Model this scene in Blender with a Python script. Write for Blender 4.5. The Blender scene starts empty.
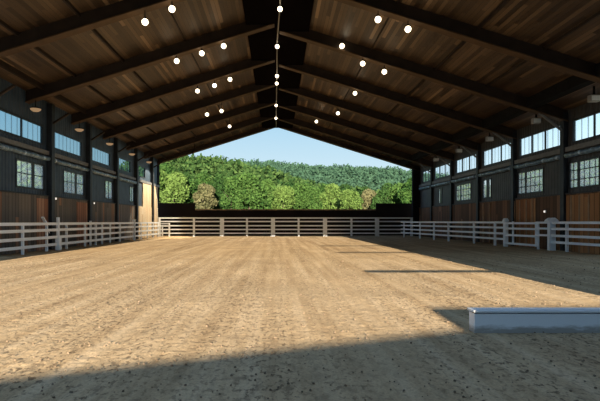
import bpy, bmesh, math, random
import numpy as np
from mathutils import Vector, Matrix
random.seed(7)
rng = np.random.default_rng(7)
scene = bpy.context.scene
col = scene.collection
PI = math.pi

# ------------------------------------------------------------------ mesh helpers
class MB:
    def __init__(self):
        self.v = []; self.f = []
    def add(self, vs, fs):
        n = len(self.v); self.v += [tuple(p) for p in vs]
        self.f += [tuple(i + n for i in f) for f in fs]
        return self
    def box(self, x0, x1, y0, y1, z0, z1):
        vs = [(x, y, z) for z in (z0, z1) for y in (y0, y1) for x in (x0, x1)]
        return self.add(vs, [(0,2,3,1),(4,5,7,6),(0,1,5,4),(2,6,7,3),(0,4,6,2),(1,3,7,5)])
    def bar(self, a, b, w, h, up=(0,0,1)):
        a = Vector(a); b = Vector(b); d = (b - a).normalized()
        s = d.cross(Vector(up)).normalized(); u = s.cross(d).normalized()
        vs = []
        for p in (a, b):
            for (i, j) in ((-1,-1),(1,-1),(1,1),(-1,1)):
                vs.append(p + s * (w/2*i) + u * (h/2*j))
        return self.add(vs, [(0,1,2,3),(7,6,5,4),(0,4,5,1),(1,5,6,2),(2,6,7,3),(3,7,4,0)])
    def tube(self, pts, r, n=8, cap=True):
        pts = [Vector(p) for p in pts]; rs = r if isinstance(r, (list, tuple)) else [r]*len(pts)
        rings = []; vs = []
        for i, p in enumerate(pts):
            d = (pts[min(i+1, len(pts)-1)] - pts[max(i-1, 0)]).normalized()
            ref = Vector((0,0,1)) if abs(d.z) < .9 else Vector((1,0,0))
            s = d.cross(ref).normalized(); u = d.cross(s).normalized()
            for k in range(n):
                a = 2*PI*k/n
                vs.append(p + (s*math.cos(a) + u*math.sin(a))*rs[i])
        fs = []
        for i in range(len(pts)-1):
            for k in range(n):
                k2 = (k+1) % n
                fs.append((i*n+k, i*n+k2, (i+1)*n+k2, (i+1)*n+k))
        if cap:
            fs.append(tuple(range(n-1, -1, -1))); fs.append(tuple((len(pts)-1)*n+k for k in range(n)))
        return self.add(vs, fs)
    def lathe(self, prof, c=(0,0,0), n=16):
        vs = []; fs = []
        for (r, z) in prof:
            for k in range(n):
                a = 2*PI*k/n
                vs.append((c[0]+r*math.cos(a), c[1]+r*math.sin(a), c[2]+z))
        for i in range(len(prof)-1):
            for k in range(n):
                k2 = (k+1) % n
                fs.append((i*n+k, i*n+k2, (i+1)*n+k2, (i+1)*n+k))
        return self.add(vs, fs)
    def ball(self, c, r, n=14, m=8, sz=1.0):
        prof = [(max(1e-4, r*math.sin(PI*i/m)), -r*sz*math.cos(PI*i/m)) for i in range(m+1)]
        return self.lathe(prof, c, n)
    def build(self, name, m, parent=None, smooth=False, bevel=0):
        me = bpy.data.meshes.new(name)
        me.from_pydata(self.v, [], self.f); me.update()
        bm = bmesh.new(); bm.from_mesh(me)
        bmesh.ops.recalc_face_normals(bm, faces=bm.faces); bm.to_mesh(me); bm.free()
        me.materials.append(m)
        if smooth:
            me.polygons.foreach_set('use_smooth', [True]*len(me.polygons))
        o = bpy.data.objects.new(name, me); col.objects.link(o)
        if parent: o.parent = parent
        if bevel:
            b = o.modifiers.new('bevel', 'BEVEL'); b.width = bevel; b.segments = 2
        return o

def tag(o, label, cat, group=None, kind=None):
    o['label'] = label; o['category'] = cat
    if group: o['group'] = group
    if kind: o['kind'] = kind
    return o
def thing(name, label, cat, loc=(0,0,0), group=None):
    o = bpy.data.objects.new(name, None); o.empty_display_size = .2; o.location = loc
    col.objects.link(o); return tag(o, label, cat, group)
def struct(o, label=None, cat=None):
    o['kind'] = 'structure'
    if label: o['label'] = label
    if cat: o['category'] = cat
    return o
ORD = ['first','second','third','fourth','fifth','sixth','seventh','eighth','ninth','tenth','eleventh','twelfth']

# ------------------------------------------------------------------ materials
def nmat(name):
    m = bpy.data.materials.new(name); m.use_nodes = True
    nt = m.node_tree; nt.nodes.clear()
    out = nt.nodes.new('ShaderNodeOutputMaterial')
    return m, nt, out
class NT:
    def __init__(self, nt): self.nt = nt
    def n(self, t, **kw):
        nd = self.nt.nodes.new('ShaderNode'+t)
        for k, v in kw.items():
            if k.startswith('i_'):
                nd.inputs[int(k[2:])].default_value = v
            else: setattr(nd, k, v)
        return nd
    def l(self, a, b): self.nt.links.new(a, b)
    def math(self, op, a, b=None):
        nd = self.nt.nodes.new('ShaderNodeMath'); nd.operation = op
        for i, s in enumerate((a, b)):
            if s is None: continue
            if isinstance(s, (int, float)): nd.inputs[i].default_value = s
            else: self.l(s, nd.inputs[i])
        return nd.outputs[0]
    def noise(self, vec, scale, detail=3, rough=.55):
        nd = self.nt.nodes.new('ShaderNodeTexNoise'); nd.inputs['Scale'].default_value = scale
        nd.inputs['Detail'].default_value = detail; nd.inputs['Roughness'].default_value = rough
        if vec is not None: self.l(vec, nd.inputs['Vector'])
        return nd.outputs['Fac']
    def ramp(self, fac, stops):
        nd = self.nt.nodes.new('ShaderNodeValToRGB'); e = nd.color_ramp.elements
        while len(e) < len(stops): e.new(.5)
        for el, (p, c) in zip(e, stops):
            el.position = p; el.color = (*c, 1) if len(c) == 3 else c
        self.l(fac, nd.inputs[0]); return nd.outputs[0]
    def mix(self, fac, a, b, mode='MIX'):
        nd = self.nt.nodes.new('ShaderNodeMix'); nd.data_type = 'RGBA'; nd.blend_type = mode
        for s, i in ((fac, 0), (a, 6), (b, 7)):
            if isinstance(s, (int, float)): nd.inputs[i].default_value = s
            elif isinstance(s, tuple): nd.inputs[i].default_value = (*s, 1)
            else: self.l(s, nd.inputs[i])
        return nd.outputs[2]
    def coords(self):
        tc = self.nt.nodes.new('ShaderNodeTexCoord')
        sp = self.nt.nodes.new('ShaderNodeSeparateXYZ'); self.l(tc.outputs['Object'], sp.inputs[0])
        return tc.outputs['Object'], sp.outputs
    def comb(self, x, y, z):
        nd = self.nt.nodes.new('ShaderNodeCombineXYZ')
        for i, s in enumerate((x, y, z)):
            if isinstance(s, (int, float)): nd.inputs[i].default_value = s
            else: self.l(s, nd.inputs[i])
        return nd.outputs[0]
    def bump(self, h, strength=.3, dist=.02):
        nd = self.nt.nodes.new('ShaderNodeBump'); nd.inputs['Strength'].default_value = strength
        nd.inputs['Distance'].default_value = dist; self.l(h, nd.inputs['Height']); return nd.outputs[0]
def pbsdf(N, out, color, rough=.6, metal=0, normal=None, spec=.3):
    b = N.n('BsdfPrincipled')
    if isinstance(color, tuple): b.inputs['Base Color'].default_value = (*color, 1)
    else: N.l(color, b.inputs['Base Color'])
    b.inputs['Roughness'].default_value = rough; b.inputs['Metallic'].default_value = metal
    b.inputs['Specular IOR Level'].default_value = spec
    if normal is not None: N.l(normal, b.inputs['Normal'])
    N.l(b.outputs[0], out.inputs[0]); return b

def plain(name, c, rough=.6, metal=0, var=.15, scale=3, spec=.3):
    m, nt, out = nmat(name); N = NT(nt); vec, _ = N.coords()
    f = N.noise(vec, scale, 4)
    c0 = tuple(x*(1-var) for x in c); c1 = tuple(min(1, x*(1+var)) for x in c)
    cc = N.ramp(f, [(.3, c0), (.7, c1)])
    pbsdf(N, out, cc, rough, metal, None, spec); return m

def boards(name, axis, width, length, stops, rough=.75, gap=.05, bump=.4, grain=True, spec=.15, off=0.):
    """boards laid side by side across `axis` (0=x,1=y); running along the other in-plane axis"""
    m, nt, out = nmat(name); N = NT(nt); vec, s = N.coords()
    a = N.math('MULTIPLY', N.math('ADD', s[axis], 100+off), 1/width)
    run = s[1] if axis == 0 else s[2]
    idx = N.math('FLOOR', a); fr = N.math('FRACT', a)
    seg = N.math('FLOOR', N.math('ADD', N.math('MULTIPLY', run, 1/length), N.math('MULTIPLY', idx, .37)))
    wn = N.n('TexWhiteNoise'); wn.noise_dimensions = '3D'; N.l(N.comb(idx, seg, 3.3), wn.inputs[0])
    base = N.ramp(wn.outputs[0], stops)
    if grain:
        gv = N.comb(N.math('MULTIPLY', a, 5), N.math('ADD', N.math('MULTIPLY', run, .9), N.math('MULTIPLY', idx, 7.7)), 0)
        g = N.noise(gv, 1.0, 5, .65)
        base = N.mix(N.math('MULTIPLY', N.math('SUBTRACT', g, .3), 1.0), base, N.mix(1, base, (.42,.38,.34), 'MULTIPLY'))
    edge = N.math('LESS_THAN', N.math('MINIMUM', fr, N.math('SUBTRACT', 1, fr)), gap)
    cc = N.mix(N.math('MULTIPLY', edge, .75), base, (.006,.005,.004))
    h = N.math('SUBTRACT', 1, edge)
    pbsdf(N, out, cc, rough, 0, N.bump(h, bump, .02), spec); return m

M = {}
M['ceil'] = boards('ceiling_planks', 0, .17, 5.57,
    [(0,(.032,.019,.010)),(.35,(.060,.036,.020)),(.7,(.094,.060,.034)),(.93,(.155,.102,.060)),(1,(.28,.19,.115))], rough=.48, spec=.5)
M['beam'] = plain('dark_stained_beam', (.022,.014,.010), .6, 0, .35, 2.0)
M['beam_under'] = plain('brown_beam_flange', (.075,.044,.023), .6, 0, .3, 1.5)
M['black'] = plain('black_steel', (.009,.009,.010), .85, 0, .25, 3, .1)
M['ridge'] = plain('black_ridge_lining', (.005,.004,.004), .9, 0, .1, 3, 0)
def siding(name, c, rough=.55):
    m, nt, out = nmat(name); N = NT(nt); vec, s = N.coords()
    w = N.n('TexWave'); w.wave_type='BANDS'; w.bands_direction='Y'; w.inputs['Scale'].default_value = 1.1
    N.l(vec, w.inputs['Vector'])
    f = N.noise(vec, 1.5, 3)
    cc = N.ramp(f, [(.3, tuple(x*.75 for x in c)), (.7, tuple(x*1.25 for x in c))])
    pbsdf(N, out, cc, rough, .1, N.bump(w.outputs['Fac'], .5, .04), .3); return m
M['siding_left'] = siding('blue_grey_siding', (.046,.074,.115))
M['siding_right'] = siding('charcoal_siding', (.055,.058,.064))
M['post'] = plain('charcoal_post', (.022,.026,.032), .5, .1, .3)
M['frame'] = plain('dark_window_frame', (.016,.020,.025), .45)
M['girt'] = plain('grey_girt', (.17,.18,.19), .6, 0, .2)
M['wains_left'] = boards('weathered_boards', 1, .30, 9, [(0,(.13,.122,.115)),(.45,(.19,.172,.155)),(.82,(.25,.22,.19)),(.90,(.30,.17,.11)),(1,(.40,.24,.16))], gap=.045)
M['wains_right'] = boards('red_brown_boards', 1, .34, 9, [(0,(.10,.060,.040)),(.4,(.15,.085,.052)),(.8,(.22,.12,.07)),(1,(.30,.17,.10))], gap=.04)
M['lit_patch_boards'] = boards('lit_patch_timber', 1, .42, 9, [(0,(.62,.47,.30)),(.5,(.78,.62,.42)),(1,(.85,.75,.58))], gap=.07)  # bright patch of light put into the board colour
M['batten'] = plain('pale_batten', (.34,.22,.13), .7)
M['white'] = plain('white_paint', (.84,.90,.98), .45, 0, .05, 2)
M['panel'] = plain('black_brown_panel', (.016,.012,.011), .8, 0, .2, 1, .1)
M['cable'] = plain('grey_cable', (.25,.24,.22), .5)
M['grey'] = plain('grey_metal', (.30,.30,.30), .5, .2)

def emit(name, c, s):
    m, nt, out = nmat(name); N = NT(nt)
    e = N.n('Emission'); e.inputs[0].default_value = (*c, 1); e.inputs[1].default_value = s
    N.l(e.outputs[0], out.inputs[0]); return m
M['bulb'] = emit('lit_globe', (1.0,.84,.58), 5.0)
M['bowl'] = emit('dim_lit_bowl', (1.0,.62,.32), .32)
M['spot'] = emit('small_white_light', (1.0,.93,.8), 1.0)

def glass(name, tint=(1,1,1), gl=.07):
    m, nt, out = nmat(name); N = NT(nt)
    t = N.n('BsdfTransparent'); t.inputs[0].default_value = (*tint, 1)
    g = N.n('BsdfGlossy'); g.inputs['Roughness'].default_value = .05
    mx = N.n('MixShader'); mx.inputs[0].default_value = gl
    N.l(t.outputs[0], mx.inputs[1]); N.l(g.outputs[0], mx.inputs[2]); N.l(mx.outputs[0], out.inputs[0]); return m
def hazy(name):
    m, nt, out = nmat(name); N = NT(nt)
    t = N.n('BsdfTransparent'); t.inputs[0].default_value = (.95,.97,.97,1)
    d = N.n('BsdfTranslucent'); d.inputs[0].default_value = (.85,.88,.88,1)
    g = N.n('BsdfGlossy'); g.inputs['Roughness'].default_value = .05
    m1 = N.n('MixShader'); m1.inputs[0].default_value = .28; m2 = N.n('MixShader'); m2.inputs[0].default_value = .06
    N.l(t.outputs[0], m1.inputs[1]); N.l(d.outputs[0], m1.inputs[2]); N.l(m1.outputs[0], m2.inputs[1]); N.l(g.outputs[0], m2.inputs[2])
    N.l(m2.outputs[0], out.inputs[0]); return m
M['glass'] = hazy('hazy_window_glass')  # milky mix stands in for pale reflection and haze in the panes
def polycarb(name, tint):
    m, nt, out = nmat(name); N = NT(nt); vec, s = N.coords()
    fr = N.math('FRACT', N.math('MULTIPLY', N.math('ADD', s[1], 100), 1/.52))
    rib = N.math('LESS_THAN', fr, .14)
    t = N.n('BsdfTransparent'); t.inputs[0].default_value = (*tint, 1)
    d = N.n('BsdfTranslucent'); d.inputs[0].default_value = (.34,.42,.45,1)
    mx = N.n('MixShader')
    N.l(N.math('ADD', N.math('MULTIPLY', rib, .5), .05), mx.inputs[0])
    N.l(t.outputs[0], mx.inputs[1]); N.l(d.outputs[0], mx.inputs[2]); N.l(mx.outputs[0], out.inputs[0]); return m
M['poly_left'] = polycarb('ribbed_clear_sheet_blue', (.62,.72,.75))
M['poly_right'] = polycarb('ribbed_clear_sheet', (.95,.98,1))
def curtain():
    m, nt, out = nmat('rolled_plastic_sheet'); N = NT(nt); vec, s = N.coords()
    f = N.noise(N.comb(0, N.math('MULTIPLY', s[1], 2.2), N.math('MULTIPLY', s[2], .8)), 1.6, 4, .7)
    cc = N.ramp(f, [(.38,(.07,.13,.20)),(.54,(.15,.26,.38)),(.64,(.55,.70,.85))])
    pbsdf(N, out, cc, .3, 0, None, .5); return m
M['curtain'] = curtain()

def foliage(name, c0, c1, tr=.35):
    m, nt, out = nmat(name); N = NT(nt)
    gi = N.n('NewGeometry'); vec, s = N.coords()
    f = N.math('ADD', N.math('MULTIPLY', gi.outputs['Random Per Island'], .45), N.math('ADD', N.math('MULTIPLY', N.noise(vec, .30, 2), .75), N.math('MULTIPLY', N.math('SUBTRACT', N.n('ObjectInfo').outputs['Random'], .5), .38)))
    cc = N.ramp(f, [(.28, c0), (.76, c1)])
    d = N.n('BsdfDiffuse'); N.l(cc, d.inputs[0])
    t = N.n('BsdfTranslucent'); N.l(cc, t.inputs[0])
    mx = N.n('MixShader'); mx.inputs[0].default_value = tr
    N.l(d.outputs[0], mx.inputs[1]); N.l(t.outputs[0], mx.inputs[2]); N.l(mx.outputs[0], out.inputs[0]); return m
M['leaf_a'] = foliage('light_green_leaves', (.038,.085,.020), (.125,.20,.055))
M['leaf_d'] = foliage('brownish_leaves', (.060,.072,.032), (.165,.160,.085))
M['leaf_b'] = foliage('green_leaves', (.020,.058,.016), (.075,.145,.038))
M['leaf_c'] = foliage('deep_green_leaves', (.010,.034,.012), (.042,.090,.026))
M['leaf_hill'] = foliage('hill_leaves', (.020,.054,.018), (.075,.130,.040))
M['leaf_far'] = foliage('distant_haze_tinted_leaves', (.026,.068,.046), (.055,.112,.072))  # blue tint is distance haze painted into the leaf colour
M['trunk'] = plain('bark', (.055,.042,.032), .9)
M['grass'] = plain('meadow_grass', (.045,.085,.02), .9, 0, .4, .3)

def sand():
    m, nt, out = nmat('arena_sand'); N = NT(nt); vec, s = N.coords()
    streak = N.noise(N.comb(N.math('MULTIPLY', s[0], 2.2), N.math('MULTIPLY', s[1], .07), 0), 1.3, 5, .6)
    track = N.noise(N.comb(N.math('MULTIPLY', s[0], .9), N.math('MULTIPLY', s[1], .03), 4.4), 1.6, 3, .5)
    broad = N.noise(vec, .45, 4, .6)
    fine = N.noise(vec, 40, 4, .7)
    s1 = N.noise(N.comb(s[0], N.math('MULTIPLY', s[1], .55), 0), 17, 3, .6)
    s2 = N.noise(N.comb(s[0], N.math('MULTIPLY', s[1], .45), 2), 6.5, 4, .7)
    c = N.ramp(streak, [(.30,(.43,.30,.17)),(.5,(.57,.42,.25)),(.70,(.69,.53,.34))])
    c = N.mix(1, c, N.ramp(broad, [(.3,(.80,.79,.78)),(.7,(1.06,1.06,1.06))]), 'MULTIPLY')
    rough = N.ramp(track, [(.38,(.25,.25,.25)),(.60,(1,1,1))])
    k1 = N.ramp(s1, [(.53,(0,0,0)),(.62,(1,1,1))]); k2 = N.ramp(s2, [(.51,(0,0,0)),(.66,(1,1,1))])
    k = N.math('MULTIPLY', N.math('MAXIMUM', N.math('MULTIPLY', k1, .75), N.math('MULTIPLY', k2, .60)), rough)
    c = N.mix(k, c, (.085,.060,.040))  # dark specks painted in for the shaded sides of clods
    c = N.mix(.5, c, N.mix(1, c, N.ramp(fine, [(.3,(.55,.53,.52)),(.7,(1.3,1.28,1.26))]), 'MULTIPLY'))
    h = N.math('ADD', N.math('MULTIPLY', fine, .5), N.math('SUBTRACT', 1, k))
    pbsdf(N, out, c, .95, 0, N.bump(h, .35, .02), .03); return m
M['sand'] = sand()
def stained_white():
    m, nt, out = nmat('stained_white_paint'); N = NT(nt); vec, s = N.coords()
    n1 = N.noise(N.comb(N.math('MULTIPLY', s[0], 1.2), s[1], N.math('MULTIPLY', s[2], 5)), 2.2, 5, .65)
    low = N.math('MAXIMUM', 0, N.math('SUBTRACT', 1, N.math('MULTIPLY', s[2], 1/.17)))
    f = N.ramp(N.math('MULTIPLY', N.math('ADD', low, .22), n1), [(.26,(0,0,0)),(.46,(1,1,1))])
    c = N.mix(N.math('MULTIPLY', f, .75), (.82,.84,.86), (.25,.21,.16))
    pbsdf(N, out, c, .5, 0, None, .3); return m
M['beam_white'] = stained_white()

# ------------------------------------------------------------------ dimensions
XL, XR = -12.6, 15.1            # inner faces of the side walls
YF, YE = 9.6, 53.0              # front opening, far end frame
ZR, PITCH = 12.0, .313          # underside of the planks at the ridge, roof pitch
def zroof(x): return ZR - PITCH*abs(x)

# ------------------------------------------------------------------ arena floor (raked sand)
def vnoise(x, y, seed):
    """smooth value noise on arrays"""
    r = np.random.default_rng(seed).random((256, 256))
    xi = np.floor(x).astype(int); yi = np.floor(y).astype(int)
    fx = x-xi; fy = y-yi; fx = fx*fx*(3-2*fx); fy = fy*fy*(3-2*fy)
    g = lambda a, b: r[a & 255, b & 255]
    return (g(xi,yi)*(1-fx)*(1-fy)+g(xi+1,yi)*fx*(1-fy)+g(xi,yi+1)*(1-fx)*fy+g(xi+1,yi+1)*fx*fy)
def grid_obj(name, xs, ys, hf, mat):
    X, Y = np.meshgrid(xs, ys); Z = hf(X, Y)
    n, k = len(xs), len(ys)
    co = np.stack([X.ravel(), Y.ravel(), Z.ravel()], 1).astype(np.float32)
    i = np.arange(n-1)[None, :] + n*np.arange(k-1)[:, None]
    q = np.stack([i, i+1, i+1+n, i+n], -1).reshape(-1, 4).astype(np.int32)
    me = bpy.data.meshes.new(name)
    me.vertices.add(len(co)); me.vertices.foreach_set('co', co.ravel())
    me.loops.add(q.size); me.loops.foreach_set('vertex_index', q.ravel())
    me.polygons.add(len(q)); me.polygons.foreach_set('loop_start', np.arange(len(q), dtype=np.int32)*4)
    me.update(calc_edges=True); me.materials.append(mat)
    me.polygons.foreach_set('use_smooth', np.ones(len(q), bool))
    o = bpy.data.objects.new(name, me); col.objects.link(o); return o
def sand_h(X, Y):
    h = .004*vnoise(X*6.3, Y*5.1, 1) + .004*vnoise(X*12.7, Y*9.9, 2) + .006*vnoise(X*27, Y*21, 3)
    c = vnoise(X*15.1+40, Y*12.3+9, 4); h += .035*np.clip(c-.74, 0, 1)
    h += .010*np.sin(X*7.5+1.5*vnoise(X*.4, Y*.25, 5))*vnoise(X*.6, Y*.15, 6)
    h += .02*(vnoise(X*.8, Y*.5, 7)-.5)
    return h-.04
ys = [-9.0]
while ys[-1] < 56: ys.append(ys[-1] + (max(.03, .0062*max(ys[-1], 0)) if ys[-1] > 3 else .25))
xs = np.unique(np.concatenate([np.linspace(-14, -5, 180), np.linspace(-5, 7, 420), np.linspace(7, 17, 180)]))
floor = grid_obj('floor', xs, np.array(ys), sand_h, M['sand']); struct(floor, 'raked tan sand floor of the riding arena', 'floor')
# scattered loose clods of sand
mb = MB()
for _ in range(1300):
    y = 3.6 + 18*random.random()**1.7; x = random.uniform(-.56, .66)*y
    r = random.uniform(.004, .011)*(1+.06*y)
    n = 5
    vs = []; 
    for (rr, zz) in ((1, -.3), (.8, .5), (.25, .85)):
        for k in range(n):
            a = 2*PI*k/n + rr; q = r*rr*random.uniform(.7, 1.3)
            vs.append((x+q*math.cos(a), y+q*math.sin(a), -.018+r*zz))
    fs = [(i*n+k, i*n+(k+1)%n, (i+1)*n+(k+1)%n, (i+1)*n+k) for i in range(2) for k in range(n)] + [tuple(2*n+k for k in range(n))]
    mb.add(vs, fs)
M['clod'] = plain('shade_toned_clods', (.19,.14,.095), .95, 0, .4, 4, .05)  # dark tone stands in for the shaded sides of the clods
tag(mb.build('sand_clods', M['clod']), 'small loose clods of sand strewn over the arena floor', 'sand', kind='stuff')

# ------------------------------------------------------------------ ceiling
def ceil(side, name):
    mb = MB(); xe = XL-.9 if side < 0 else XR+.9
    a, b = (xe, 0) if side < 0 else (0, xe)
    za, zb = zroof(a), zroof(b); t = .18
    YR = 15.6
    mb.add([(a,YR,za),(b,YR,zb),(b,YE+.9,zb),(a,YE+.9,za),(a,YR,za+t),(b,YR,zb+t),(b,YE+.9,zb+t),(a,YE+.9,za+t)],
           [(0,1,2,3),(7,6,5,4),(0,4,5,1),(1,5,6,2),(2,6,7,3),(3,7,4,0)])
    return struct(mb.build(name, M['ceil']), 'brown plank ceiling slope', 'ceiling')
ceil(-1, 'ceiling'); ceil(1, 'ceiling')
# ridge lining: dark boxed strip along the ridge
mb = MB()
zz = zroof(1.6)-.03
prof = [(-1.55, zz), (-1.55, 11.36), (1.65, 11.36), (1.65, zz), (0, ZR-.02)]
n = len(prof); vs = [(x, y, z) for y in (15.6, YE-.3) for (x, z) in prof]
fs = [(i, (i+1) % n, n+(i+1) % n, n+i) for i in range(n)] + [tuple(range(n)), tuple(range(2*n-1, n-1, -1))]
mb.add(vs, fs); struct(mb.build('trim_1', M['ridge']), 'black lining strip along the ridge', 'trim')

# ------------------------------------------------------------------ rafters and purlins
RL = [19.6 + 5.57*k for k in range(6)]
RR = [20.5 + 5.57*k for k in range(6)]
LEFT_AT = ['nearest the camera', 'second from the camera', 'third from the camera', 'fourth from the camera', 'fifth from the camera', 'sixth from the camera, near the far end']
def rafter(side, y, label, depth=.55, w=.24):
    t = thing('rafter', label, 'beam', (0, y, 0), 'rafters under the plank ceiling')
    xe = XL+.02 if side < 0 else XR-.02
    def strip(d0, d1, ww, name, m):
        x0 = .06*side
        mb = MB(); vs = []
        for x in (x0, xe):
            z = zroof(x)
            for (dy, dz) in ((-ww/2,-d1),(ww/2,-d1),(ww/2,-d0),(-ww/2,-d0)): vs.append((x, dy, z+dz))
        mb.add(vs, [(0,1,2,3),(7,6,5,4),(0,4,5,1),(1,5,6,2),(2,6,7,3),(3,7,4,0)])
        return mb.build(name, m, t)
    strip(0.0, depth, w, 'web', M['beam'])
    strip(depth, depth+.05, w+.20, 'bottom_flange', M['beam_under'])
    return t
for k, y in enumerate(RL): rafter(-1, y, 'dark brown rafter on the left roof slope, '+LEFT_AT[k])
for k, y in enumerate(RR): rafter(1, y, 'dark brown rafter on the right roof slope, '+LEFT_AT[k])
rafter(-1, YE, 'end rafter framing the left slope of the gable opening', .40, .5)
rafter(1, YE, 'end rafter framing the right slope of the gable opening', .40, .5)
def purlin(x, w, h, label, m='beam'):
    mb = MB(); z = zroof(x)
    mb.box(x-w/2, x+w/2, 15.6, YE-.3, z-h, z+.02)
    return tag(mb.build('purlin', M[m]), label, 'beam', 'purlins running the length of the roof')
purlin(-7.7, .10, .12, 'thin dark purlin midway up the left roof slope')
purlin(-10.1, .10, .12, 'thin dark purlin low on the left roof slope')
purlin(-11.75, .16, .22, 'dark purlin close above the left wall windows')
purlin(-4.6, .06, .06, 'thin dark purlin high on the left roof slope')
purlin(8.2, .10, .12, 'thin dark purlin midway up the right roof slope')
purlin(4.9, .06, .06, 'thin dark purlin high on the right roof slope')
purlin(10.9, .08, .10, 'thin dark purlin low on the right roof slope')
purlin(13.2, .50, .50, 'thick black beam along the right side just above the windows', 'black')

# ------------------------------------------------------------------ side walls with openings
def wall_holes(name, x0, x1, y0, y1, z0, z1, holes, m):
    ysx = sorted({y0, y1, *[h[0] for h in holes], *[h[1] for h in holes]})
    zsx = sorted({z0, z1, *[h[2] for h in holes], *[h[3] for h in holes]})
    mb = MB()
    for a, b in zip(ysx, ysx[1:]):
        run = None
        for c, d in zip(zsx, zsx[1:]):
            ym, zm = (a+b)/2, (c+d)/2
            if any(h[0] < ym < h[1] and h[2] < zm < h[3] for h in holes):
                if run: mb.box(x0, x1, a, b, *run); run = None
            else: run = (run[0], d) if run else (c, d)
        if run: mb.box(x0, x1, a, b, *run)
    return mb.build(name, m)
PL = [16.4, 21.8, 27.5, 33.15, 38.8, 44.3, 49.9]
PR = [20.5, 26.1, 31.65, 37.2, 42.9, 48.4]
CL_Z = (5.60, 6.68); CR_Z = (5.48, 6.70); LW_Z = (3.15, 4.58)
clL = [(22.3, 26.9)] + [(p+.5, p+e) for p, e in zip(PL[2:6], (4.75, 4.6, 4.2, 3.4))]
clR = [(22.6, 25.55)] + [(p+.45, p+5.05) for p in PR[1:5]] + [(48.8, 51.9)]
lwL = [(24.1, 27.05), (29.45, 32.65), (36.6, 38.3), (42.7, 44.0)]
lwR = [(23.35, 26.0-.15), (28.3, 31.35), (35.2, 36.7), (38.9, 42.2), (45.6, 46.8)]
holesL = [(9.9, 21.6, -.2, 6.9)] + [(a, b, *CL_Z) for a, b in clL] + [(a, b, *LW_Z) for a, b in lwL]
holesR = [(9.9, 22.3, -.2, 6.9)] + [(a, b, *CR_Z) for a, b in clR] + [(a, b, *LW_Z) for a, b in lwR]
struct(wall_holes('wall_left', XL-.13, XL, YF, YE+.3, -.1, zroof(XL)+.05, holesL, M['siding_left']), 'dark blue-grey left wall of the arena', 'wall')
struct(wall_holes('wall_right', XR, XR+.13, YF, YE+.3, -.1, zroof(XR)+.05, holesR, M['siding_right']), 'dark charcoal right wall of the arena', 'wall')

wn = [0]
def window(xin, side, y0, y1, z0, z1, mull, rows, pane_m, label, fw=.09):
    wn[0] += 1
    mb = MB(); xa, xb = (xin-.10, xin+.03) if side < 0 else (xin-.03, xin+.10)
    mb.box(xa, xb, y0, y0+fw, z0, z1); mb.box(xa, xb, y1-fw, y1, z0, z1)
    mb.box(xa, xb, y0+fw, y1-fw, z0, z0+fw); mb.box(xa, xb, y0+fw, y1-fw, z1-fw, z1)
    o = struct(mb.build('window_%d' % wn[0], M['frame']), label, 'window')
    xc = xin-.04 if side < 0 else xin+.04
    for y, w in mull: MB().box(xc-.02, xc+.025, y-w/2, y+w/2, z0+fw, z1-fw).build('mullion', M['frame'], o)
    for z in rows: MB().box(xc-.02, xc+.03, y0+fw, y1-fw, z-.02, z+.02).build('muntin', M['frame'], o)
    MB().box(xc-.01, xc+.01, y0+fw, y1-fw, z0+fw, z1-fw).build('pane', M[pane_m], o)
    return o
for k, (a, b) in enumerate(clL):
    d = (b-a)
    window(XL, -1, a, b, *CL_Z, [(a+d*.52, .12)] if k < 1 else [], [], 'poly_left', 'high ribbed window, %s in the row along the left wall' % ORD[k])
for k, (a, b) in enumerate(clR):
    d = (b-a)
    window(XR, 1, a, b, *CR_Z, [(a+d*.36, .14), (a+d*.68, .14)] if k else [(a+d*.42, .12)], [], 'poly_right', 'high ribbed window, %s in the row along the right wall' % ORD[k])
for k, (a, b) in enumerate(lwL):
    d = b-a; big = k < 2
    window(XL, -1, a, b, *LW_Z, [(a+d*.60, .30), (a+d*.20, .02), (a+d*.40, .02)] if big else [(a+d*.5, .1)], [3.9] if big else [], 'glass',
           'low window, %s from the camera along the left wall' % ORD[k])
for k, (a, b) in enumerate(lwR):
    d = b-a; big = k in (0, 1, 3)
    window(XR, 1, a, b, *LW_Z, [(a+d*.69, .22), (a+d*.17, .035), (a+d*.34, .035), (a+d*.51, .035), (a+d*.86, .03)] if big else [(a+d*.45, .5)], [3.62, 4.1] if big else [], 'glass',
           'low window, %s from the camera along the right wall' % ORD[k])

# girts, wainscot boards, ledges
tn = [1]
def trim(mb, m, label):
    tn[0] += 1; return struct(mb.build('trim_%d' % tn[0], M[m]), label, 'trim')
trim(MB().box(XL, XL+.16, 21.6, YE, 5.12, 5.34), 'girt', 'grey girt under the high windows of the left wall')
trim(MB().box(XR-.16, XR, 22.3, YE, 5.10, 5.34), 'girt', 'grey girt under the high windows of the right wall')
trim(MB().box(XL, XL+.10, 21.6, 44.6, -.1, 2.86), 'wains_left', 'weathered board lining along the foot of the left wall')
trim(MB().box(XR-.10, XR, 22.3, YE, -.1, 2.90), 'wains_right', 'red-brown board lining along the foot of the right wall')
trim(MB().box(XL, XL+.16, 21.6, 44.6, 2.86, 2.93), 'post', 'dark ledge capping the left board lining')
trim(MB().box(XR-.16, XR, 22.3, YE, 2.90, 2.97), 'post', 'dark ledge capping the right board lining')
M['orange_boards'] = boards('orange_brown_boards', 1, .40, 9, [(0,(.30,.13,.055)),(.5,(.42,.20,.085)),(1,(.52,.28,.13))], gap=.05)
M['red_boards'] = boards('reddish_boards', 1, .34, 9, [(0,(.30,.15,.10)),(.5,(.42,.22,.15)),(1,(.50,.30,.21))], gap=.05)
for a, b in ((26.0, 27.25), (31.2, 32.9)): trim(MB().box(XL+.10, XL+.125, a, b, -.1, 2.72), 'red_boards', 'reddish newer boards let into the left board lining')
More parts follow.
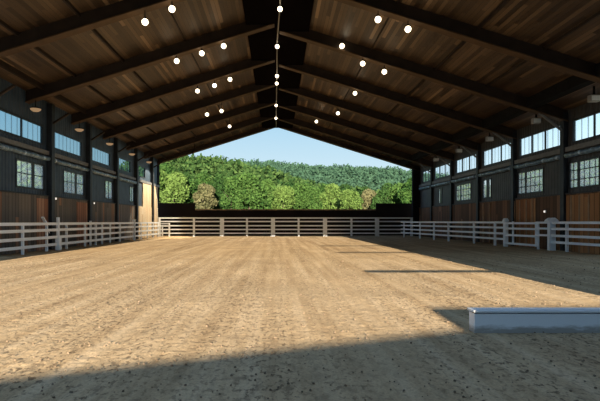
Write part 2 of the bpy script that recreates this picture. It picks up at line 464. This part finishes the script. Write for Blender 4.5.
for a, b in ((23.2, 25.9), (29.0, 31.3)): trim(MB().box(XR-.125, XR-.10, a, b, -.1, 2.84), 'orange_boards', 'orange-brown newer boards let into the right board lining')
# boards coloured and shaped as the lit patch at the far left
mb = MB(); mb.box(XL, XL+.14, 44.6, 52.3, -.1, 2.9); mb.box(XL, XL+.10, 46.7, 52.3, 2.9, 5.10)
trim(mb, 'lit_patch_boards', 'boarding on the far end of the left wall, lit patch painted in')
# pale battens over the right lining
for k, (y0, ys_) in enumerate(((24.0, (0, .75, 1.45)), (29.3, (0, .7, 1.5, 2.2)), (35.2, (0, 1.1)))):
    for q, dy in enumerate(ys_):
        tag(MB().box(XR-.16, XR-.125 if k < 2 else XR-.10, y0+dy-.05, y0+dy+.05, -.05, 2.80).build('batten', M['batten']),
            'pale upright batten, %s of those under the %s low window of the right wall' % (ORD[q], ORD[k]), 'batten', 'pale battens on the right board lining')

# wall posts, one per bay
for k, y in enumerate(PL):
    t = thing('wall_post', 'dark upright post against the left wall, %s from the camera' % ORD[k], 'post', (XL, y, 0), 'posts along the left wall')
    MB().box(0, .30, -.18, .18, -.05, zroof(XL)-.1).build('shaft', M['post'], t)
    MB().bar((.30, 0, 6.9), (1.15, 0, zroof(XL)-.62), .10, .12, (0,1,0)).build('brace', M['beam'], t)
for k, y in enumerate(PR):
    t = thing('wall_post', 'dark upright post against the right wall, %s from the camera' % ORD[k], 'post', (XR, y, 0), 'posts along the right wall')
    MB().box(-.24, 0, -.16, .16, -.05, zroof(XR)-.1).build('shaft', M['post'], t)
    MB().bar((-.22, 0, 6.25), (-1.5, 0, zroof(XR)-.05), .10, .12, (0,1,0)).build('brace', M['girt'], t)

# rolled plastic curtains under the girts
def rolled(x, y0, y1, label, grp):
    pts = [(x, y0+(y1-y0)*i/10, 4.90+.02*math.sin(i*2.1)) for i in range(11)]
    return tag(MB().tube(pts, .13, 8).build('rolled_curtain', M['curtain'], None, True), label, 'curtain', grp)
for k, (a, b) in enumerate(zip([21.4]+PL[2:5], PL[2:6])):
    rolled(XL+.14, a+.25, b-.25, 'rolled plastic curtain under the left girt, %s from the camera' % ORD[k], 'rolled curtains on the left wall')
for k, (a, b) in enumerate(zip([22.1]+PR[1:], PR[1:]+[52.6])):
    rolled(XR-.14, a+.25, b-.25, 'rolled plastic curtain under the right girt, %s from the camera' % ORD[k], 'rolled curtains on the right wall')

# ------------------------------------------------------------------ end walls
# unseen front end, its doorway sized to shape the sunlight, between X=-11 and X=6.65
mb = MB()
zt = lambda x: zroof(x)+1.25
def prism(mb, pts, y0, y1):
    n = len(pts); vs = [(x, y, z) for y in (y0, y1) for (x, z) in pts]
    mb.add(vs, [(i, (i+1) % n, n+(i+1) % n, n+i) for i in range(n)] + [tuple(range(n)), tuple(range(2*n-1, n-1, -1))])
ZH = 8.05
prism(mb, [(XL-.25,-.1),(-10.75,-.1),(-10.75,ZH),(-10.75,zt(-10.75)),(XL-.25,zt(XL-.25))], YF-.2, YF)
prism(mb, [(6.65,-.1),(XR+.25,-.1),(XR+.25,zt(XR+.25)),(6.65,zt(6.65))], YF-.2, YF)
prism(mb, [(-10.75,ZH),(6.65,ZH),(6.65,zt(6.65)),(0,zt(0)),(-10.75,zt(-10.75))], YF-.2, YF)
struct(mb.build('unseen_front_wall', M['siding_right']), 'unseen front gable wall, its opening shaped to cut the sunlight', 'wall')
# far end: dark jambs and low wall under the open gable
mb = MB()
mb.box(14.35, XR, YE-.25, YE+.25, -.1, zroof(XR)-.1)
trim(mb, 'black', 'black jamb at the right of the gable opening')
mb = MB(); mb.box(XL, XL+.10, YE-.35, YE+.25, -.1, zroof(XL)-.2)
trim(mb, 'black', 'black jamb at the left of the gable opening')
YB = 54.6
pz = lambda y: 1.5+(221.5-y)*YB/500
px = lambda x: (x-277)*YB/500
mb = MB()
mb.box(XL-.9, px(195), YB, YB+.25, -.3, pz(203)); mb.box(px(195), px(376), YB, YB+.25, -.3, pz(210.2)); mb.box(px(376), XR+.9, YB, YB+.25, -.3, pz(203.3))
struct(mb.build('wall_back', M['panel']), 'low black-brown wall across the far end with raised sides', 'wall')
tag(MB().box(px(195)+.02, px(376)-.02, YB-.06, YB+.31, pz(210.2), pz(209.2)).build('coping', M['batten']), 'thin tan coping on the middle of the far low wall', 'coping')
t = thing('mesh_fence', 'thin dark mesh fence standing on the low far wall', 'fence', (0, YB+.12, pz(209.2)))
xp = px(196)
while xp < px(376):
    MB().box(xp-.02, xp+.02, -.02, .02, 0, .72).build('post', M['black'], t); xp += 1.05
for z in (.25, .48, .70):
    MB().box(px(195.5), px(375.5), -.008, .008, z-.010, z+.010).build('wire', M['black'], t)

# ------------------------------------------------------------------ white fences
def fence(name, label, origin, posts, rails, ends, rw=.13, group=None):
    """posts: (x, y, half width, top); rails: heights; ends: ((x,y),(x,y)) relative to origin"""
    t = thing(name, label, 'fence', (*origin, 0), group)
    for (x, y, hw, top) in posts:
        MB().box(x-hw, x+hw, y-.06, y+.06, -.06, top).build('post', M['white'], t)
    (xa, ya), (xb, yb) = ends
    for z in rails:
        MB().bar((xa, ya, z), (xb, yb, z), .05, rw).build('rail', M['white'], t)
    return t
# far fence
FY = 52.0; k52 = FY/500
fx = [(159.6,.10),(194,.10),(222,.21),(247,.10),(273,.21),(298.6,.10),(325,.21),(351.4,.10),(377,.21),(411.5,.12)]
fence('rail_fence', 'white five-rail fence across the far end before the black wall', (0, FY),
      [((x-277)*k52, -.03, w, 1.93) for x, w in fx], [1.86, 1.50, 1.06, .67, .28], (((159.6-277)*k52, 0), ((411.5-277)*k52, 0)))
# small return panel in the far left corner
fence('rail_fence', 'short white fence panel in the far left corner', (0, 50.6),
      [(-11.6, 0, .06, 1.12), (-10.9, 0, .07, 1.36)], [1.28, 1.02, .36], ((-11.75, .02), (-10.9, .02)), .09)
XF = -11.75
lp = [23.1, 25.5, 27.9, 30.6, 31.5, 32.4, 33.6, 35.2, 37.4]
t = fence('rail_fence', 'white four-rail fence along the left wall in the shade', (XF, 0),
      [(0, 17.6, .05, 1.45), (0, 20.4, .05, 1.45)] + [(0, y, .05, 1.45 if y != 31.5 else 1.55) for y in lp], [1.38, 1.06, .68, .30], ((.08, 17.6), (.08, 40.7)), .14)
t = thing('gate_post', 'tall white gate post rising above the left fence', 'post', (XF+.02, 26.65, 0))
MB().box(0, .12, -.07, .07, -.06, 1.72).build('shaft', M['white'], t)
MB().box(-.02, .20, -.16, .12, -.06, .62).build('base_box', M['white'], t)
t = fence('rail_fence', 'white four-rail fence before the lit patch boards in the far left corner', (XF, 0),
      [(0, y, .05, 1.45) for y in (43.2, 45.3, 47.4, 49.4)], [1.38, 1.06, .68, .30], ((.06, 41.3), (.06, 49.5)), .14)
t = thing('gate_post', 'thick white post ending the shaded left fence', 'post', (XF, 41.0, 0))
MB().box(-.06, .12, -.10, .10, -.06, 1.62).build('shaft', M['white'], t); MB().box(-.09, .15, -.13, .13, 1.62, 1.67).build('cap', M['white'], t)
# right fence (runs slightly oblique to the wall)
xrf = lambda y: 12.3+(49-y)*.0962
def yat(x):   # where the oblique line meets the bearing of a post
    s = (x-277)/500; return (12.3+49*.0962)/(s+.0962)
def rfence(label, xs_, y0, y1, rails, tops=1.5):
    return fence('rail_fence', label, (0, 0), [(xrf(yat(x)), yat(x), .06, tops) for x in xs_], rails, ((xrf(y0)-.09, y0), (xrf(y1)-.09, y1)), .125)
RZ = [1.44, 1.12, .76, .42]
rfence('white four-rail fence along the right wall in the shade, far stretch', [404, 420, 434, 448.5, 474, 495], 49.2, yat(505), RZ)
rfence('white four-rail fence along the right wall, near stretch cut by the frame', [567, 604, 640], yat(553.5), 17.0, RZ)
# gate between them
t = thing('gate', 'white rail gate set into the right fence', 'gate', (0, 0, 0))
g0, g1 = yat(507), yat(536.5)
for yy in (g0, g1): MB().box(xrf(yy)-.06, xrf(yy)+.06, yy-.05, yy+.05, .1, 1.48).build('stile', M['white'], t)
ym = yat(513); MB().box(xrf(ym)-.04, xrf(ym)+.04, ym-.04, ym+.04, .2, 1.5).build('stile', M['white'], t)
for z in (1.40, 1.08, .68, .18): MB().bar((xrf(g0)-.07, g0, z), (xrf(g1)-.07, g1, z), .05, .12).build('rail', M['white'], t)
h = thing('fence_panel', 'short white three-rail panel right of the gate', 'fence', (0, 0, 0))
g2 = yat(550)
for z in RZ[:3]: MB().bar((xrf(g1)-.05, g1-.08, z), (xrf(g2)-.05, g2+.2, z), .05, .11).build('rail', M['white'], h)
MB().box(xrf(g1-.15)-.05, xrf(g1-.15)+.05, g1-.2, g1-.1, -.06, 1.42).build('post', M['white'], h)
for (x_, lab, hw, capw) in ((505.6, 'thick white post at the far side of the right gate', .10, .14), (551.5, 'broad white capped post right of the gate', .16, .30)):
    yy = yat(x_); t = thing('gate_post', lab, 'post', (xrf(yy), yy, 0))
    MB().box(-hw, hw, -.12, .12, -.06, 1.50).build('shaft', M['white'], t)
    c = MB(); prism(c, [(-capw,1.50),(capw,1.50),(capw*.8,1.60),(capw*.3,1.70),(-capw*.3,1.70),(-capw*.8,1.60)], -.18, .18)
    c.build('cap', M['white'], t)

# ------------------------------------------------------------------ white beam lying in front
t = thing('ground_beam', 'long white painted box beam lying on the sand at right', 'beam', (2.70, 6.85, -.035))
MB().box(.012, 3.9, .012, .215, 0, .268).build('body', M['beam_white'], t, False, .006)
MB().box(-.006, 3.92, -.006, .232, .285, .318).build('cap', M['beam_white'], t, False, .006)
MB().box(.03, 3.88, .03, .20, .266, .287).build('shadow_gap', M['post'], t)

# ------------------------------------------------------------------ lamps
def globe(x, y, z, label, top, r=.13):
    t = thing('globe_lamp', label, 'lamp', (x, y, z), 'lit globe lamps under the roof')
    MB().ball((0,0,0), r).build('globe', M['bulb'], t, True)
    MB().lathe([(.03,r-.02),(.06,r+.0),(.06,r+.05),(.02,r+.07),(.015, max(top-z, r+.1))], (0,0,0), 10).build('fitting', M['black'], t, True)
    return t
def lampx(pxx, pyy, y): return (pxx-277)/500*y, 1.5+(221.5-pyy)/500*y
ROW = ['nearest', 'second', 'third', 'fourth', 'fifth']
left_l = [(0,[(145,22),(172,9)]), (1,[(176.7,61),(201.8,53.3),(223.7,46)]), (2,[(197.5,91),(214.5,85.5),(230,79.4)]), (3,[(207,114.5),(221.5,111)]), (4,[(229.6,126.4)])]
right_l = [(0,[(378,19.5),(408,29.2)]), (1,[(342,46),(362.7,63.6),(384.3,71.8)]), (2,[(355,93.3)]), (3,[(338,113.3)]), (4,[(316.4,121.5)])]
POS = {1:['only'], 2:['lower','upper'], 3:['lowest','middle','highest']}
for side, rows, R, nm in ((-1, left_l, RL, 'left'), (1, right_l, RR, 'right')):
    for r, pts in rows:
        order = list(range(len(pts)))
        for i, (a, b) in enumerate(pts):
            y = R[r]; x, z = lampx(a, b, y)
            pos = POS[len(pts)][i if side < 0 else len(pts)-1-i]
            ztop = zroof(x)-.60
            if z+.2 > ztop: y -= .33; x, z = lampx(a, b, y); ztop = zroof(x)-.02
            globe(x, y, z, 'lit globe lamp, %s one under the %s rafter on the %s slope' % (pos, ROW[r], nm), ztop)
ridge_l = [(280,9),(277.2,46.5),(277,76),(276.8,83.5),(276.2,105.5),(276,118.2)]
ry = []
for k, (a, b) in enumerate(ridge_l):
    y = 9.55*500/(221.5-b); ry.append(y); x, z = lampx(a, b, y)
    globe(x, y, z, 'lit globe lamp on the ridge cable, %s from the camera' % ORD[k], 11.37, .115)
tag(MB().tube([(.12, 15.8, 11.28), (.14, ry[0], 11.26), (.0, ry[1], 11.24), (0, ry[2], 11.26), (-.02, ry[3], 11.26), (-.05, ry[4], 11.25), (-.08, ry[5], 11.28), (-.08, 52, 11.36)], .035, 6).build('lamp_cable', M['cable']),
    'grey cable running along the ridge between the globe lamps', 'cable')
for k, y in enumerate(RL[1:]):
    z = zroof(-12.15)
    t = thing('bowl_lamp', 'dim amber bowl lamp by the left wall, %s from the camera' % ORD[k], 'lamp', (-12.15, y, 7.12), 'bowl lamps along the left eave')
    MB().lathe([(.001,-.10),(.14,-.08),(.24,-.01),(.26,.05)], (0,0,0), 16).build('bowl', M['bowl'], t, True)
    MB().lathe([(.27,.05),(.27,.08),(.10,.14),(.02,.16),(.02, z-.60-7.12)], (0,0,0), 12).build('fitting', M['black'], t, True)
for k, y in enumerate((22.4, 27.4, 33.4, 39.0, 44.6)):
    z = zroof(14.2)
    t = thing('floodlight', 'grey box floodlight by the right eave, %s from the camera' % ORD[k], 'lamp', (14.2, y, 7.0), 'floodlights along the right eave')
    MB().box(-.22, .22, -.14, .14, -.14, .16).build('housing', M['grey'], t, False, .02)
    MB().box(-.04, .04, -.03, .03, .16, z-7.0).build('bracket', M['black'], t)
    MB().box(-.19, .19, -.152, -.14, -.11, .12).build('lens', M['white'], t)
for k, (x, y, z, lab) in enumerate(((XL+.18, 28.1, 2.78, 'small white wall light beside the second low window on the left'),
                                  (XL+.18, 34.0, 2.74, 'small white wall light left of the lit patch boards'),
                                  (XR-.18, 27.9, 2.05, 'small white wall light on the red-brown boards at right'))):
    t = thing('wall_light', lab, 'lamp', (x, y, z)); s = 1 if x < 0 else -1
    MB().box(-.02, .02, -.05, .05, -.05, .06).build('lens', M['spot'], t)
    MB().box(-.1 if s > 0 else .02, -.02 if s > 0 else .1, -.06, .06, -.06, .08).build('back_plate', M['grey'], t)
t = thing('hand_scoop', 'white scoop with handle hooked over the left fence', 'tool', (XF-.06, 25.6, 0))
MB().bar((0, .0, 1.38), (0, -.42, 1.72), .05, .14, (1,0,0)).build('blade', M['white'], t)
MB().bar((0, .35, .90), (0, 0, 1.38), .03, .03, (1,0,0)).build('handle', M['white'], t)

t = thing('fill_spot', 'added fill lamp under the left roof slope, brightening the far left boards', 'lamp', (-8.2, 49.6, 8.6))  # lamp added only to brighten the boards at the far left
MB().bar((0,0,0), (-.26,-.02,-.32), .2, .2).build('housing', M['black'], t)
MB().tube([(0,0,0),(0,0,zroof(-8.2)-.01-8.6)], .03, 6).build('bracket', M['black'], t)
sd = bpy.data.lights.new('fill_spot_lamp', 'SPOT'); sd.energy = 4200; sd.color = (1,.83,.58); sd.spot_size = math.radians(70); sd.spot_blend = .12; sd.shadow_soft_size = .08
sp_ = bpy.data.objects.new('beam_source', sd); col.objects.link(sp_); sp_.parent = t; sp_.location = (-.30, -.02, -.37)
sp_.rotation_euler = (Vector((-12.4, 48.4, 2.1))-Vector((-8.5, 49.6, 8.2))).to_track_quat('-Z', 'Y').to_euler()

# ------------------------------------------------------------------ unseen blockers added around the camera (cast the shade on the foreground)
SUN_T = ZH/(51.6-YF)
yo = -7.0
zb = lambda yb: (yb-yo)*SUN_T
mb = MB()
bl = lambda x: .415*(x-2.6)+6.95
prism(mb, [(-24,-.3),(2.62,-.3),(2.62,zb(bl(2.62))),(-13,zb(bl(-13))),(-24,zb(bl(-13)))], yo-.25, yo)
prism(mb, [(2.55,-.3),(20,-.3),(20,zb(8.85)),(2.74,zb(8.75)),(2.66,zb(8.3)),(2.62,zb(6.95)),(2.55,zb(6.9))], yo-.25, yo)
trim(mb, 'panel', 'unseen wall behind the camera, added to shade the foreground')
trim(MB().box(7.4, 7.65, yo, YF-.25, -.3, 7.6), 'panel', 'unseen wall on the right, added to block side sky light')  # both side walls are added to keep side sky off the foreground
trim(MB().box(-11.75, -11.5, yo, YF-.25, -.3, 7.6), 'panel', 'unseen wall on the left, added to block side sky light')
t = thing('shade_post', 'unseen post with three arms, added to cast bars of shade', 'post', (7.0, 3.8, 0))  # added out of view; its arms cast the thin shadows on the sand
MB().box(-.12, .12, -.12, .12, -.06, 5.9).build('shaft', M['post'], t)
for ys_, xs_ in ((31.3, 2.7), (24.6, 2.9), (15.2, 2.7)):
    z = (ys_-3.8)*SUN_T; MB().box(xs_-7.0, -.1, -.05, .05, z-.06, z+.06).build('arm', M['post'], t)

# ------------------------------------------------------------------ landscape
def hill_h(X, Y):
    Z = -.35 + 0*X
    Z = Z + 1.0*np.clip((Y-70)/60, 0, 1)
    # left hill, nearer
    d = np.clip((Y-150)/150, 0, 1); d = d*d*(3-2*d)
    prof = np.interp(X, [-200,-98,-73,-60,-25,0,25,60,300], [3,8,36,37,30.5,24,15,9,6])
    Z = Z + d*prof*.92
    d2 = np.clip((Y-380)/320, 0, 1); d2 = d2*d2*(3-2*d2)
    prof2 = np.interp(X, [-300,-170,-40,90,150,190,230,400], [30,60,76,72,69,61,58,55])
    return Z + d2*(prof2-prof*.92)*.88
gy = np.concatenate([np.linspace(-60, 56, 12), np.linspace(58, 400, 80), np.linspace(410, 900, 60)])
gx = np.linspace(-420, 420, 121)
field = grid_obj('ground', gx, gy, lambda X, Y: hill_h(X, Y) - np.where(Y < 57, .2, 0), M['grass']); struct(field, 'grassy land and wooded hills outside the arena', 'ground')

M['bounce_pale'] = plain('pale_bounce_slab', (.50,.47,.43), .95, 0, .15, 6, .05)  # pale slabs added outside to bounce light into the building
struct(MB().box(XR+.2, 22.5, -4, 58, -.4, -.08).build('bounce_slab_1', M['bounce_pale']), 'added pale slab outside the right wall, reflecting light inside', 'bounce_slab')
struct(MB().box(-21.5, XL-.2, -4, 58, -.4, -.08).build('bounce_slab_2', M['bounce_pale']), 'added pale slab outside the left wall, reflecting light inside', 'bounce_slab')
def leaf_quads(centres, normals, size, rs):
    """unit leaf sprays as quads, numpy: returns verts, faces"""
    n = len(centres)
    r = rs.normal(size=(n, 3)); r += normals*.8; r /= np.linalg.norm(r, axis=1, keepdims=True)
    a = np.cross(r, rs.normal(size=(n, 3))); a /= np.linalg.norm(a, axis=1, keepdims=True)
    b = np.cross(r, a)
    s = (size*rs.uniform(.6, 1.3, n))[:, None]
    c = np.stack([centres-a*s-b*s*.6, centres+a*s*.2-b*s*.7, centres+a*s+b*s*.5, centres-a*s*.3+b*s*.8], 1)
    return c.reshape(-1, 3)
def quads_obj(name, co, m, parent=None):
    n = len(co)//4; me = bpy.data.meshes.new(name)
    me.vertices.add(len(co)); me.vertices.foreach_set('co', co.astype(np.float32).ravel())
    me.loops.add(len(co)); me.loops.foreach_set('vertex_index', np.arange(len(co), dtype=np.int32))
    me.polygons.add(n); me.polygons.foreach_set('loop_start', np.arange(n, dtype=np.int32)*4)
    me.update(calc_edges=True); me.materials.append(m)
    o = bpy.data.objects.new(name, me); col.objects.link(o)
    if parent: o.parent = parent
    return o
def crown_pts(n, H, W, base, seed, lobes=9):
    rs = np.random.default_rng(seed)
    L = []
    for i in range(lobes):
        t = rs.random(); ang = rs.uniform(0, 2*PI); rad = W*.5*(1-.75*abs(t-.35)**1.2)*rs.uniform(.35, .75)
        L.append((rad*math.cos(ang), rad*math.sin(ang), base+(H-base)*(.12+.70*t), W*rs.uniform(.17, .27)))
    L.append((0, 0, H-W*.22, W*.22)); L.append((0, 0, base+(H-base)*.45, W*.33))
    L = np.array(L); k = rs.integers(0, len(L), n)
    d = rs.normal(size=(n, 3)); d /= np.linalg.norm(d, axis=1, keepdims=True)
    rr = rs.uniform(.72, 1.05, n)[:, None]
    c = L[k, :3] + d*L[k, 3:4]*rr*np.array([1, 1, .85])
    return c, d, rs
TREES = []
def tree_mesh(seed, H, W, m, n=5000, leaf=.27):
    t = bpy.data.objects.new('tree', None); col.objects.link(t); t.empty_display_size = 1
    c, d, rs = crown_pts(n, H, W, H*.16, seed)
    quads_obj('foliage', leaf_quads(c, d, leaf, rs), m, t)
    mb = MB(); mb.tube([(0,0,-.5),(.1,0,H*.3),(.05,.1,H*.6),(0,0,H*.85)], [H*.022, H*.016, H*.010, .04], 7)
    for k in range(5):
        a = k*1.3+seed; mb.tube([(.05,0,H*(.28+.08*k)),(W*.26*math.cos(a), W*.26*math.sin(a), H*(.45+.08*k))], [H*.008, .03], 5)
    mb.build('trunk', M['trunk'], t, True)
    return t
protos = []
used = set()
def plant(i, x, y, s, label, grp):
    p = protos[i]
    if i not in used: t = p; used.add(i)
    else:
        t = p.copy(); col.objects.link(t)
        for ch in list(p.children):
            c = ch.copy(); col.objects.link(c); c.parent = t
    z = float(hill_h(np.array([x]), np.array([y]))[0])
    t.location = (x, y, z-.1); t.rotation_euler = (0, 0, random.uniform(0, 6.28)); t.scale = (s, s, s*random.uniform(.95, 1.05))
    tag(t, label, 'tree', grp); return t
for k, (H, W, m) in enumerate(((12, 8.6, 'leaf_a'), (13, 7.6, 'leaf_b'), (11, 7.0, 'leaf_d'), (12.5, 9.4, 'leaf_b'), (12, 8.0, 'leaf_c'))):
    protos.append(tree_mesh(11+k, H, W, M[m]))
# front row beyond the far wall: (pixel column, top row, depth, prototype)
front = [(160,166,126,0),(174,171,116,0),(189,178,122,3),(204,182,114,2),(217,183,124,4),(231,174,112,1),(249,169,116,3),(267,177,121,1),(283,184,113,0),
         (299,182,118,3),(315,186,114,1),(333,183,121,0),(349,187,113,0),(368,188,118,2),(383,187,114,4),(399,182,119,3),(413,178,113,1)]
NUM = ['leftmost', 'second', 'third', 'fourth', 'fifth', 'sixth', 'seventh', 'eighth', 'ninth', 'tenth', 'eleventh', 'twelfth', 'thirteenth', 'fourteenth', 'fifteenth', 'sixteenth', 'seventeenth']
HP = [12, 13, 11, 12.5, 12]
for k, (a, b, y, i) in enumerate(front):
    x = (a-277)/500*y; top = 1.5+(221.5-b)/500*y; z = float(hill_h(np.array([x]), np.array([y]))[0])
    shade = ('light green', 'mid green', 'brownish', 'broad crowned', 'deep green')[i]
    plant(i, x, y, (top-z)/HP[i], '%s leafy tree, %s%s in the front row beyond the far wall' % (shade, NUM[k], '' if k == 0 else ' from the left'), 'front row of trees beyond the far wall')
back = [(166,163,150,1),(184,169,160,4),(203,172,152,1),(220,174,158,4),(240,176,150,4),(262,181,160,4),(290,180,152,4),(308,182,158,4),(325,184,150,1),(345,184,160,4),(365,185,152,4),(388,183,158,4),(408,182,152,4)]
for k, (a, b, y, i) in enumerate(back):
    x = (a-277)/500*y; top = 1.5+(221.5-b)/500*y; z = float(hill_h(np.array([x]), np.array([y]))[0])
    plant(i, x, y, (top-z)/HP[i], 'leafy tree, %s%s in the second row behind the front trees' % (NUM[k], '' if k == 0 else ' from the left'), 'second row of trees beyond the far wall')
# trees outside the side windows
for k, (x, y) in enumerate(((-24.5, 49), (-27, 57.5), (-25, 61), (-28, 72), (-26, 77), (-27, 92))):
    plant((0, 3, 1, 0, 3, 1)[k], x, y, .70, 'green tree outside the left wall seen through low windows, %s from the camera' % ORD[k], 'trees outside the left wall')
for k, (x, y) in enumerate(((26.5, 43), (31, 49), (28, 55), (31, 66), (28, 73), (31, 84))):
    plant((1, 0, 3, 3, 0, 1)[k], x, y, .66, 'green tree outside the right wall seen through low windows, %s from the camera' % ORD[k], 'trees outside the right wall')
# wooded hillsides: canopy nobody could count
def canopy(name, x0, x1, y0, y1, step, rad, per, leaf, m, label, seed):
    rs = np.random.default_rng(seed); cs = []; ds = []
    for y in np.arange(y0, y1, step):
        for x in np.arange(x0, x1, step):
            xx, yy = x+rs.uniform(-.5, .5)*step, y+rs.uniform(-.5, .5)*step
            if abs((xx)/yy) > .40: continue
            z = float(hill_h(np.array([xx]), np.array([yy]))[0]); r = rad*rs.uniform(.7, 1.25)
            d = rs.normal(size=(per, 3)); d[:, 2] = np.abs(d[:, 2])*.9-.15; d /= np.linalg.norm(d, axis=1, keepdims=True)
            cs.append(np.array([xx, yy, z+r*.4]) + d*r*np.array([1, 1, 1.15])*rs.uniform(.75, 1.05, (per, 1))); ds.append(d)
    cs = np.concatenate(cs); ds = np.concatenate(ds)
    tag(quads_obj(name, leaf_quads(cs, ds, leaf, rs), M[m]), label, 'forest', kind='stuff')
canopy('hillside_forest', -115, 70, 172, 310, 7.5, 5.2, 110, .95, 'leaf_hill', 'green forest covering the nearer hill on the left', 3)
canopy('hillside_forest', -110, 250, 450, 725, 12, 8.0, 90, 1.4, 'leaf_far', 'forest covering the distant hill on the right, haze painted into its colour', 4)

# ------------------------------------------------------------------ light
e = math.atan(SUN_T)
sl = bpy.data.lights.new('sun', 'SUN'); sl.energy = 20.3; sl.angle = math.radians(.53); sl.color = (1.0, .86, .66)
so = bpy.data.objects.new('sun', sl); col.objects.link(so)
so.rotation_euler = Vector((0.0, math.cos(e), -math.sin(e))).to_track_quat('-Z', 'Y').to_euler(); so.location = (0, -30, 12)
w = bpy.data.worlds.new('sky'); scene.world = w; w.use_nodes = True
nt = w.node_tree; nt.nodes.clear(); N = NT(nt)
tc = N.n('TexCoord'); sp = N.n('SeparateXYZ'); N.l(tc.outputs['Generated'], sp.inputs[0])
cr = N.ramp(sp.outputs[2], [(0,(.74,.86,.92)),(.10,(.62,.82,.93)),(.20,(.43,.70,.90)),(.45,(.24,.41,.64)),(1,(.11,.20,.37))])
side = N.ramp(N.math('ADD', N.math('MULTIPLY', sp.outputs[0], .5), .5), [(.20,(1.42,1.42,1.42)),(.34,(1,1,1)),(.64,(1,1,1)),(.78,(1.75,1.58,1.45))])
bg = N.n('Background'); bg.inputs[1].default_value = 1.0; N.l(N.mix(1, cr, side, 'MULTIPLY'), bg.inputs[0])
wo = N.n('OutputWorld'); N.l(bg.outputs[0], wo.inputs[0])

# ------------------------------------------------------------------ camera
cd = bpy.data.cameras.new('camera'); cd.sensor_width = 36; cd.lens = 30
cd.shift_x = (300-277)/600; cd.shift_y = (221.5-200.5)/600; cd.clip_end = 3000
co = bpy.data.objects.new('camera', cd); col.objects.link(co)
co.location = (0, 0, 1.5); co.rotation_euler = (PI/2, 0, 0); scene.camera = co
vs_ = scene.view_settings
vs_.view_transform = 'Standard'; vs_.look = 'None'; vs_.gamma = 1; vs_.use_curve_mapping = False; vs_.exposure = 0
